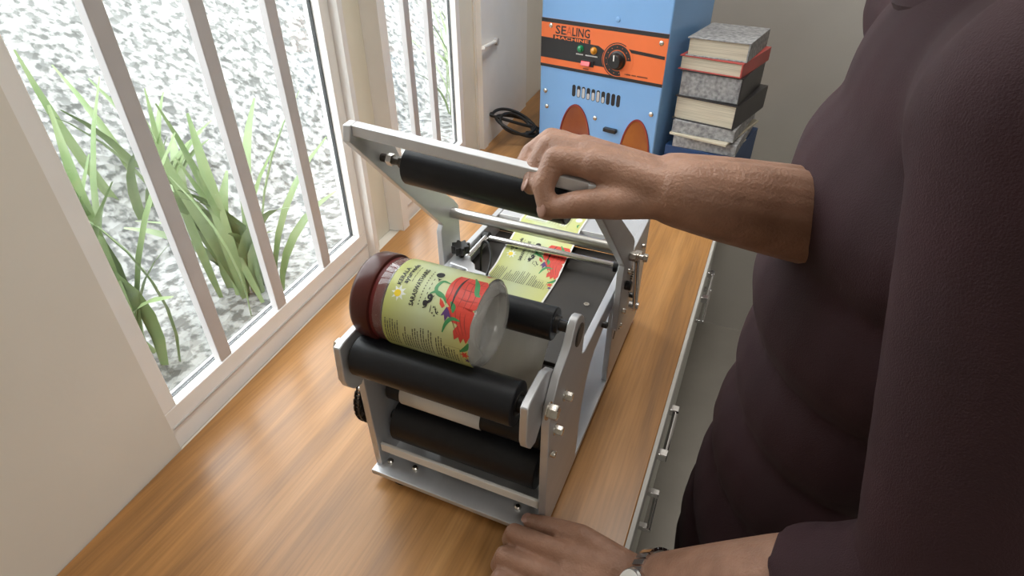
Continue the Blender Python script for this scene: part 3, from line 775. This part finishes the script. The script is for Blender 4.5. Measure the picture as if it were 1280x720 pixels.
# ------------------------------------------------------------ blue sealing machine
BA = -.235
bm_ = thing('sealing_machine', 'blue upright sealing machine with orange control band', 'machine', (-.535, 1.425, 0), BA)
W_ = .332; D_ = .24
def F3(u, v, t): return (u, -t, v)           # on the front: u right, v up, t proud of the face
MB().box((0, 0, .012), (W_, D_, .56)).build('housing', M['blue'], bm_, .003, True)
for x in (.03, W_ - .03):
    for y in (.03, D_ - .03):
        MB().cyl((x, y, 0), (x, y, .012), .014, 18).build('foot', M['rubber'], bm_, 0, True)
pan = MB().box((.001, -.0012, .224), (W_ - .001, -.0001, .336)).build('control_panel', M['orange'], bm_, 0, True)
def flat(name, m, poly, t0=.0012, t1=.0016, par=None): return MB().prism(poly, t0, t1, F3).build(name, m, par or pan, 0, True)
flat('border_line', M['print_black'], [(.001, .327), (W_ - .001, .327), (W_ - .001, .336), (.001, .336)])
flat('border_line', M['print_black'], [(.001, .224), (W_ - .001, .224), (W_ - .001, .231), (.001, .231)])
flat('black_field', M['print_black'], [(.001, .246), (.184, .246), (.184, .280), (.162, .291), (.001, .293)])
flat('black_line', M['print_black'], [(.235, .287), (W_ - .004, .283), (W_ - .004, .290), (.235, .294)])
def ring_poly(cx, cz, r0, r1, a0, a1, n=40):
    return [(cx + r1 * math.cos(a0 + (a1 - a0) * i / n), cz + r1 * math.sin(a0 + (a1 - a0) * i / n)) for i in range(n + 1)] + [(cx + r0 * math.cos(a1 + (a0 - a1) * i / n), cz + r0 * math.sin(a1 + (a0 - a1) * i / n)) for i in range(n + 1)]
DX, DZ = .214, .266
flat('dial_halo', M['orange'], [(DX + .040 * math.cos(2 * PI * i / 48), DZ + .036 * math.sin(2 * PI * i / 48)) for i in range(48)], .0016, .0019)
flat('dial_scale', M['print_black'], ring_poly(DX, DZ, .0235, .0345, math.radians(5), math.radians(290)), .0019, .0022)
flat('dial_scale', M['print_black'], ring_poly(DX, DZ, .0365, .0385, math.radians(60), math.radians(260)), .0019, .0022)
for k in range(11):
    a = math.radians(15 + 27 * k); u, v = DX + .029 * math.cos(a), DZ + .029 * math.sin(a)
    flat('dial_tick', M['print_orange'], [(u + .0012 * math.cos(b), v + .0012 * math.sin(b)) for b in (0, PI / 2, PI, 3 * PI / 2)], .0022, .0024)
kn = MB().lathe((DX, -.002, DZ), (0, -1, 0), [(0, .0215), (.003, .0215), (.0045, .0175), (.016, .0160), (.018, .0145)], 32).build('dial_knob', M['black'], pan, .0006, True)
MB().box((DX - .0012, -.0215, DZ + .002), (DX + .0012, -.0198, DZ + .015)).build('pointer', M['print_white'], kn, 0, True)
def flat_text(body, u0, u1, v0, h, m, bold=0, t=.0017, par=None, name='lettering'):
    V, F = fit_text(body, u1 - u0, h, bold)
    mb = MB().add([F3(u0 + x, v0 + y, t) for x, y in V], F)
    return mb.build(name, m, par or pan, 0, True, 0)
flat_text('SE', .042, .072, .3035, .0195, M['print_black'], .018)
flat_text('LING', .089, .137, .3035, .0195, M['print_black'], .018)
flat_text('A', .0725, .0885, .3035, .0195, M['print_rust'], .0)
flat('name_field', M['print_black'], [(.036, .2905), (.140, .2905), (.140, .3010), (.036, .3010)], .0016, .0020)
flat_text('MACHINE', .041, .135, .2922, .0072, M['print_orange'], .02, .0022)
for u, key in ((.115, 'led_green'), (.151, 'led_amber')):
    MB().lathe((u, -.0012, .279), (0, -1, 0), [(0, .0085), (.003, .0085), (.003, .0068), (.0075, .0055), (.0092, .0025)], 20).build('indicator_lamp', M[key], pan, 0, True)
sw = MB().box((.119, -.004, .2415), (.153, -.0012, .2555)).build('switch_bezel', M['black'], pan, .0006, True)
MB().prism([(.0015, .2435), (.0095, .2435), (.0065, .2535), (.0035, .2535)], .121, .145, lambda u, v, t: (t, -u - .001, v)).build('rocker', M['switch_red'], sw, .0006, True)
for u0, u1, v in ((.103, .123, .2645), (.129, .162, .2645), (.125, .141, .2335), (.236, .252, .2375), (.254, .266, .2375), (.268, .296, .2375)):
    m_ = M['print_white'] if v > .26 else M['print_black']
    n_ = int((u1 - u0) / .0022)
    for_ = MB()
    for k in range(n_): for_.prism([(u0 + k * .0022, v), (u0 + k * .0022 + .0014, v), (u0 + k * .0022 + .0014, v + .0026), (u0 + k * .0022, v + .0026)], .0016, .0019, F3)
    tag(for_.build('small_print', m_, pan, 0, True), kind='stuff')
def slot_poly(cx, cz, w, h, n=8):
    P = [(cx + w * math.cos(PI * i / n), cz + h + w * math.sin(PI * i / n)) for i in range(n + 1)]
    return P + [(cx + w * math.cos(PI + PI * i / n), cz - h + w * math.sin(PI + PI * i / n)) for i in range(n + 1)]
for k in range(10):
    cx = .102 + .0138 * k; cz = .178 - .0004 * k
    s_ = MB().prism(slot_poly(cx, cz, .0050, .0095), -.001, .0003, F3).build('vent_slot', M['print_black'], bm_, 0, True)
    if 1 <= k <= 6:
        hh = .006 + .004 * (k % 3)
        MB().prism(slot_poly(cx, cz - .0095 + hh * .6, .0036, hh * .6), .0003, .0006, F3).build('fin', M['alu'], s_, 0, True)
def arch(cx, cz, ru, rv, m):
    rim = [(cx + ru * math.cos(2 * PI * i / 48), max(.014, cz + rv * math.sin(2 * PI * i / 48))) for i in range(48)]
    ins = [(cx + (ru - .003) * math.cos(2 * PI * i / 48), max(.016, cz + (rv - .004) * math.sin(2 * PI * i / 48))) for i in range(48)]
    o = MB().prism(rim, -.001, .0006, F3).build('arched_opening', m, bm_, 0, True)
    e = MB(); n = 48
    e.add([F3(*p, .0004) for p in rim] + [F3(*p, .003) for p in rim] + [F3(*p, .003) for p in ins] + [F3(*p, .0004) for p in ins],
          [(i, (i + 1) % n, n + (i + 1) % n, n + i) for i in range(n)] + [(n + i, n + (i + 1) % n, 2 * n + (i + 1) % n, 2 * n + i) for i in range(n)] + [(2 * n + i, 2 * n + (i + 1) % n, 3 * n + (i + 1) % n, 3 * n + i) for i in range(n)])
    e.build('rim', M['p_dred'], o, 0, True)
    return o
arch(.112, .030, .048, .116, M['acrylic']); arch(.283, .030, .042, .112, M['acrylic2'])
for u, v in ((.028, .320), (W_ - .016, .316), (.018, .164), (.024, .125), (.168, .122), (W_ - .018, .160)):
    MB().lathe((u, 0, v), (0, -1, 0), [(0, .0058), (.0022, .0054), (.0036, .003), (.0036, .0012), (.002, .001)], 16).build('screw', M['bolt'], bm_, 0, True)
MB().lathe((.205, 0, .352), (0, -1, 0), [(0, .006), (.0016, .0056), (.0022, .004)], 16).build('plug', M['blue'], bm_, 0, True)
br_ = MB().prism([(.198, .098), (.232, .098), (.232, .107), (.198, .107)], 0, .012, F3).build('slot_catch', M['print_black'], bm_, .0008, True)

# mains lead coiled behind the blue machine
cl_ = []
CC, CU, CV = Vector((-.614, 1.450, .054)), Vector((-.060, -.024, .022)), Vector((-.010, .036, .016))
for k in range(76):
    a = 2 * PI * k / 30; f_ = 1 - .36 * (k / 75)
    cl_.append(CC + CU * (f_ * math.cos(a) - .25 * (1 - f_)) + CV * (f_ * math.sin(a)) + Vector((0, 0, .006 * math.sin(a * 1.5))))
lead = [(-.5125, 1.524, .034), (-.521, 1.518, .040), (-.535, 1.500, .040), (-.560, 1.487, .036)] + cl_ + [(-.585, 1.45, .032), (-.560, 1.470, .025), (-.535, 1.500, .030), (-.511, 1.529, .026)]
lc = thing('power_cord', 'black coiled power cord behind the left side of the blue machine', 'cord', (-.6, 1.46, 0))
MB().tube(spline(lead, 3), .0042, 10).build('cord', M['cable'], lc)
tie = [(-.566 + .003 * math.cos(a), 1.474 + .012 * math.cos(a), .034 + .013 * math.sin(a)) for a in [2 * PI * i / 20 for i in range(20)]]
MB().tube(tie, .0016, 8, True).tube([(-.566, 1.472, .022), (-.564, 1.466, .010), (-.560, 1.462, .001)], .0014, 8).build('cable_tie', M['black'], lc)

# ------------------------------------------------------------ pile right of the blue machine
PM = Matrix.Translation((-.188, 1.36, 0)) @ Matrix.Rotation(-.20, 4, 'Z')
def pile(name, label, cat, a, b, m, tilt=0, pages=None, group=None):
    loc = PM @ Vector(((a[0] + b[0]) / 2, (a[1] + b[1]) / 2, a[2]))
    t = thing(name, label, cat, loc, -.20 + tilt, group)
    sx, sy, sz = (b[0] - a[0]) / 2, (b[1] - a[1]) / 2, b[2] - a[2]
    if pages:
        MB().box((-sx, -sy, 0), (sx, sy, .0022)).box((-sx, -sy, sz - .0022), (sx, sy, sz)).box((sx - .003, -sy, .0022), (sx, sy, sz - .0022)).build('cover', m, t, .0005, True)
        MB().box((-sx + .004, -sy + .004, .0022), (sx - .003, sy - .004, sz - .0022)).build('pages', M[pages], t, 0, True)
    else:
        MB().box((-sx, -sy, 0), (sx, sy, sz)).build('body', m, t, .001, True)
    return t, sx, sy, sz
t, sx, sy, sz = pile('carton', 'navy blue carton with a pale swoosh at the bottom of the pile', 'box', (0, 0, 0), (.150, .24, .092), M['box_blue'])
sw_ = []
P = spline([(-.055, 0, .022), (-.030, 0, .026), (.000, 0, .045), (.026, 0, .060), (.036, 0, .057), (.030, 0, .046), (.020, 0, .050)], 6)
MB().tube([(p.x, -sy - .0004, p.z) for p in P], [.0012 + .0016 * math.sin(PI * i / (len(P) - 1)) for i in range(len(P))], 6).build('swoosh_print', M['p_pale'], t, 0, True)
MB().box((-sx, -.02, sz - .0005), (sx, .02, sz + .0003)).build('tape', M['page'], t, 0, True)
pile('newspaper_bundle', 'bundle of grey newspapers on the navy carton', 'newspapers', (.006, .004, .0922), (.150, .225, .118), M['card_grey'], .10, group='newspaper bundles in the pile')
pile('magazine', 'cream magazine lying over the newspaper bundle', 'magazine', (.012, -.006, .1182), (.148, .205, .124), M['page'], -.06)
pile('newspaper_bundle', 'upper grey newspaper bundle under the black book', 'newspapers', (.004, .004, .1242), (.146, .21, .152), M['card_grey'], .05, group='newspaper bundles in the pile')
pile('book', 'thick black book on the upper newspapers with cream pages', 'book', (.006, .008, .1522), (.150, .215, .205), M['book_black'], -.05, 'page', group='books in the pile')
pile('book', 'thinner black book below the red one', 'book', (.002, .01, .2052), (.140, .205, .262), M['book_black'], .03, 'card_grey', group='books in the pile')
pile('book', 'red book second from the top of the pile', 'book', (.000, .01, .2622), (.140, .205, .292), M['book_red'], -.03, 'page', group='books in the pile')
pile('book', 'grey book on top of the pile beside the blue machine', 'book', (.004, .015, .2922), (.136, .20, .33), M['card_grey'], .05, 'page', group='books in the pile')
# ------------------------------------------------------------ the operator
pe = thing('person', 'person in a maroon shirt at the counter, one hand lifting the press bar', 'person', (.15, .53, FZ))
def remesh(mb, voxel, smooth_it=5, fac=.5):
    me = mb.mesh('tmp', None, 0); o = bpy.data.objects.new('tmp', me); COL.objects.link(o)
    r = o.modifiers.new('r', 'REMESH'); r.mode = 'VOXEL'; r.voxel_size = voxel
    s = o.modifiers.new('s', 'SMOOTH'); s.factor = fac; s.iterations = smooth_it
    bpy.context.view_layer.update()
    out = bpy.data.meshes.new_from_object(o.evaluated_get(bpy.context.evaluated_depsgraph_get()))
    bpy.data.objects.remove(o); bpy.data.meshes.remove(me)
    return out
def chain(mb, pts, rad):
    for i in range(len(pts) - 1): mb.capsule(pts[i], pts[i + 1], rad[i], rad[i + 1])
V3 = Vector
SHR, SHL = V3((.135, .715, .515)), V3((.135, .345, .515))
ELR, ELL = V3((.185, .545, .345)), V3((.175, .275, .235))
# right hand: fingers over the press bar, thumb below it
WR = V3((-.0450, .4262, .4060))
R = dict(
    idx=[(-0.1074, 0.4112, 0.4212), (-0.1401, 0.4114, 0.4209), (-0.1445, 0.3984, 0.4024), (-0.1385, 0.3909, 0.3884)],
    mid=[(-0.1173, 0.4254, 0.4221), (-0.1523, 0.4299, 0.4229), (-0.1585, 0.4164, 0.4084), (-0.1565, 0.4034, 0.3989)],
    ring=[(-0.1250, 0.4394, 0.4208), (-0.1565, 0.4474, 0.4229), (-0.1700, 0.4344, 0.4124), (-0.1725, 0.4189, 0.4034)],
    pink=[(-0.1275, 0.4524, 0.4154), (-0.1535, 0.4644, 0.4174), (-0.1645, 0.4534, 0.4084), (-0.1665, 0.4414, 0.4004)])
thR = [(-.0640, .4090, .4020), (-.0850, .3970, .4000), (-.1132, .3925, .3955), (-.1370, .3945, .3865)]
def hand(mb, wrist, F, th, sc=1.0):
    w = V3(wrist)
    rr = dict(idx=(.0098, .0088, .0078, .0066), mid=(.0100, .0090, .0080, .0068), ring=(.0095, .0085, .0076, .0064), pink=(.0085, .0074, .0066, .0056))
    mcp = {}
    order = ['idx', 'mid', 'ring', 'pink']
    for k in order:
        P = [V3(p) for p in F[k]]; mcp[k] = P[0]
        chain(mb, P, [r * sc for r in rr[k]])
    # palm: fan of tapered bones from the wrist to each knuckle, filled between
    ax = (mcp['pink'] - mcp['idx']).normalized()
    base = {k: w + ax * (-.014 + .0095 * i) for i, k in enumerate(order)}
    for k in order: mb.capsule(base[k], mcp[k], .0165 * sc, .0112 * sc)
    for a, b in zip(order, order[1:]):
        mb.capsule((base[a] + base[b]) / 2, (mcp[a] + mcp[b]) / 2 * .94 + w * .06, .0165 * sc, .0108 * sc)
    T = [V3(p) for p in th]
    chain(mb, T, [.0135 * sc, .0112 * sc, .0098 * sc, .0078 * sc])
    mb.capsule(base['idx'], T[0], .017 * sc, .0135 * sc)
    mb.capsule(T[0], mcp['idx'] * .6 + w * .4, .0125 * sc, .012 * sc)
    return w
def forearm(mb, w, el, flat):
    d = (el - w); n = 7
    for i in range(n):
        t0, t1 = i / n, (i + 1) / n
        def rad(t): return .0265 + (.042 - .0265) * min(1, t * 1.55) ** .8 - .004 * max(0, t - .7)
        for s in (-1, 1):
            o0 = flat * (.0085 * s * (1 - t0 * .6)); o1 = flat * (.0085 * s * (1 - t1 * .6))
            mb.capsule(w + d * t0 + o0, w + d * t1 + o1, rad(t0), rad(t1), 18, 4)
arms = MB()
hand(arms, WR, R, thR, 1.14)
axR = (V3(R['pink'][0]) - V3(R['idx'][0])).normalized()
forearm(arms, WR, ELR, axR)
# left hand: closed round the front corner of the base plate, thumb on top
WL = V3((.0022, .3041, .0500))
Lh = dict(
    idx=[(-.0724, .3113, .0585), (-.1330, .3145, .0540), (-.1400, .3190, .0310), (-.1310, .3330, .0150)],
    mid=[(-.0744, .2900, .0495), (-.1345, .2933, .0445), (-.1410, .2930, .0230), (-.1310, .3010, .0100)],
    ring=[(-.0723, .2719, .0400), (-.1310, .2745, .0365), (-.1375, .2725, .0190), (-.1290, .2790, .0090)],
    pink=[(-.0690, .2590, .0310), (-.1180, .2580, .0265), (-.1240, .2570, .0135), (-.1170, .2640, .0085)])
thL = [(-.0290, .3240, .0590), (-.0665, .3310, .0640), (-.1005, .3394, .0470), (-.1275, .3480, .0292)]
hand(arms, WL, Lh, thL, 1.12)
axL = (V3(Lh['pink'][0]) - V3(Lh['idx'][0])).normalized()
forearm(arms, WL, ELL, axL)
for a, b in ((ELR, SHR), (ELL, SHL)): arms.capsule(a, b, .041, .050)
m_arm = remesh(arms, .0021, 4)
# trunk, legs, neck and head, coarser
tr = MB()
for z, rx, ry in ((.47, .085, .17), (.40, .105, .175), (.30, .112, .165), (.20, .105, .150), (.10, .110, .150), (.0, .112, .165), (-.06, .108, .165)):
    tr.ell((.15, .53, z), rx, ry, .10)
for s in (-1, 1):
    y = .53 + s * .10
    chain(tr, [(.15, y, -.05), (.155, y + s * .01, -.42), (.165, y + s * .012, -.78)], [.085, .055, .038])
    chain(tr, [(.175, y + s * .012, -.815), (.06, y + s * .03, -.83)], [.030, .020])
    tr.capsule((.15, .53 + s * .06, .50), (.135, .53 + s * .175, .505), .055, .056)
tr.capsule((.145, .53, .50), (.125, .53, .60), .058, .050)
HC = V3((.100, .53, .690))
tr.ell(HC + V3((.010, 0, .020)), .095, .074, .098)
tr.ell(HC + V3((-.030, 0, -.055)), .060, .054, .062)
tr.capsule(HC + V3((-.078, 0, .012)), HC + V3((-.104, 0, -.026)), .010, .014)
for s in (-1, 1):
    tr.ell(HC + V3((.010, s * .076, -.004)), .020, .009, .031)
    tr.capsule(HC + V3((-.068, s * .014, .026)), HC + V3((-.062, s * .050, .026)), .015, .013)
tr.capsule(HC + V3((-.078, -.016, -.064)), HC + V3((-.078, .016, -.064)), .010, .010)
m_tr = remesh(tr, .007, 6)
bm = bmesh.new(); bm.from_mesh(m_arm); bm.from_mesh(m_tr)
me = bpy.data.meshes.new('body'); bm.to_mesh(me); bm.free()
me.materials.append(M['skin']); me.polygons.foreach_set('use_smooth', [True] * len(me.polygons))
body = bpy.data.objects.new('body', me); COL.objects.link(body); adopt(body, pe)
# clothes
sh = MB()
for z, rx, ry in ((.47, .093, .178), (.40, .115, .185), (.30, .122, .176), (.20, .116, .162), (.10, .121, .162), (.0, .124, .178), (-.08, .128, .184), (-.14, .126, .184)):
    sh.ell((.15, .53, z), rx, ry, .085 if z < -.1 else .105)
for s in (-1, 1): sh.capsule((.15, .53 + s * .06, .50), (.135, .53 + s * .175, .505), .063, .065)
for a, b, c in ((ELR, SHR, WR), (ELL, SHL, WL)):
    sh.capsule(a, b, .052, .064)
    d = (c - a); sh.capsule(a, a + d * .22, .052, .050)
    sh.lathe(a + d * .36, -d, [(0, .0485), (.004, .0515), (.028, .0515), (.034, .048), (d.length * .36, .050)], 28)
m_ = remesh(sh, .006, 6); m_.materials.append(M['shirt']); m_.polygons.foreach_set('use_smooth', [True] * len(m_.polygons))
so = bpy.data.objects.new('shirt', m_); COL.objects.link(so); adopt(so, pe); so['label'] = 'dark maroon shirt with sleeves rolled to the elbow'
tp = MB()
tp.ell((.15, .53, -.06), .116, .173, .10)
for s in (-1, 1):
    y = .53 + s * .10
    chain(tp, [(.15, y, -.06), (.155, y + s * .01, -.42), (.165, y + s * .012, -.79)], [.093, .068, .056])
m_ = remesh(tp, .008, 6); m_.materials.append(M['trouser']); m_.polygons.foreach_set('use_smooth', [True] * len(m_.polygons))
to = bpy.data.objects.new('trousers', m_); COL.objects.link(to); adopt(to, pe)
col = MB().tube([(.140 + .058 * math.cos(a), .53 + .060 * math.sin(a), .545 + .012 * math.cos(a)) for a in [2 * PI * i / 28 for i in range(28)]], .013, 8, True)
col.build('collar', M['shirt'], so)
hr = MB(); hr.ell(HC + V3((.022, 0, .034)), .098, .081, .100)
hm = hr.mesh('hair', M['hair'], 60)
bm = bmesh.new(); bm.from_mesh(hm)
bmesh.ops.bisect_plane(bm, geom=bm.verts[:] + bm.edges[:] + bm.faces[:], plane_co=HC + V3((-.030, 0, .045)), plane_no=(-.75, 0, -.66), clear_outer=True)
bmesh.ops.bisect_plane(bm, geom=bm.verts[:] + bm.edges[:] + bm.faces[:], plane_co=HC + V3((0, 0, -.045)), plane_no=(0, 0, -1), clear_outer=True)
bm.to_mesh(hm); bm.free()
ho = bpy.data.objects.new('hair', hm); COL.objects.link(ho); adopt(ho, pe)
for s in (-1, 1):
    c = HC + V3((-.0665, s * .032, .008))
    e = MB().ell(c, .013, .013, .0125).build('eye', M['eye'], pe)
    MB().ell(c + V3((-.0085, 0, -.001)), .0052, .0058, .0058).build('iris', M['iris'], e)
    MB().tube([HC + V3((-.079, s * .016, .030)), HC + V3((-.083, s * .032, .036)), HC + V3((-.072, s * .050, .030))], [.003, .004, .002], 8).build('eyebrow', M['hair'], pe)
MB().ell(HC + V3((-.0865, 0, -.062)), .006, .022, .0042).ell(HC + V3((-.0865, 0, -.069)), .006, .019, .0045).build('mouth', M['lip'], pe)
# nails
def nail(F, up, r, w=.0052, l=.0060):
    a, b = V3(F[-2]), V3(F[-1]); d = (b - a).normalized(); u = V3(up); u = (u - d * u.dot(d)).normalized(); s = d.cross(u)
    mm = Matrix((s, d, u)).transposed()
    MB().ell(b + d * .0015 + u * (r - .0006), w, l, .0013, mm, 16, 8).build('fingernail', M['nail'], pe)
nail(R['idx'], (-.5, -.75, .3), .0066); nail(R['mid'], (-.75, -.45, .5), .0068); nail(R['ring'], (-.8, -.2, .5), .0064); nail(thR, (-.1, -.8, -.5), .0078, .0062, .0072)
nail(thL, (.1, -.25, 1), .0078, .0062, .0074)
# wristwatch
wt = thing('wristwatch', 'steel bracelet wristwatch on the wrist by the counter edge', 'watch', WL)
dL = (ELL - WL).normalized(); c0 = WL + dL * .020
nrm = (V3((0, 0, 1)) - dL * dL.z).normalized(); sd = dL.cross(nrm)
fl = (axL - dL * axL.dot(dL)).normalized(); up_ = dL.cross(fl)
if up_.z < 0: up_ = -up_
lk = MB().box((-.0028, -.0065, -.0014), (.0028, .0065, .0014)).mesh('bracelet_link', M['chrome'])
for i in range(32):
    a = 2 * PI * i / 32
    p = c0 + fl * (.0408 * math.cos(a)) + up_ * (.0318 * math.sin(a))
    tt = (-fl * .0408 * math.sin(a) + up_ * .0318 * math.cos(a)).normalized(); nn_ = dL.cross(tt)
    o = bpy.data.objects.new('bracelet_link', lk); COL.objects.link(o); adopt(o, wt)
    o.matrix_basis = Matrix((( tt.x, dL.x, nn_.x, p.x), (tt.y, dL.y, nn_.y, p.y), (tt.z, dL.z, nn_.z, p.z), (0, 0, 0, 1)))
cs = MB().lathe(c0 + up_ * .0300, up_, [(0, .0155), (.002, .0165), (.007, .0165), (.009, .0145)], 28).build('watch_case', M['chrome'], wt, .0004)
MB().cyl(c0 + up_ * .0388, c0 + up_ * .0393, .0135, 28).build('dial', M['print_white'], cs)
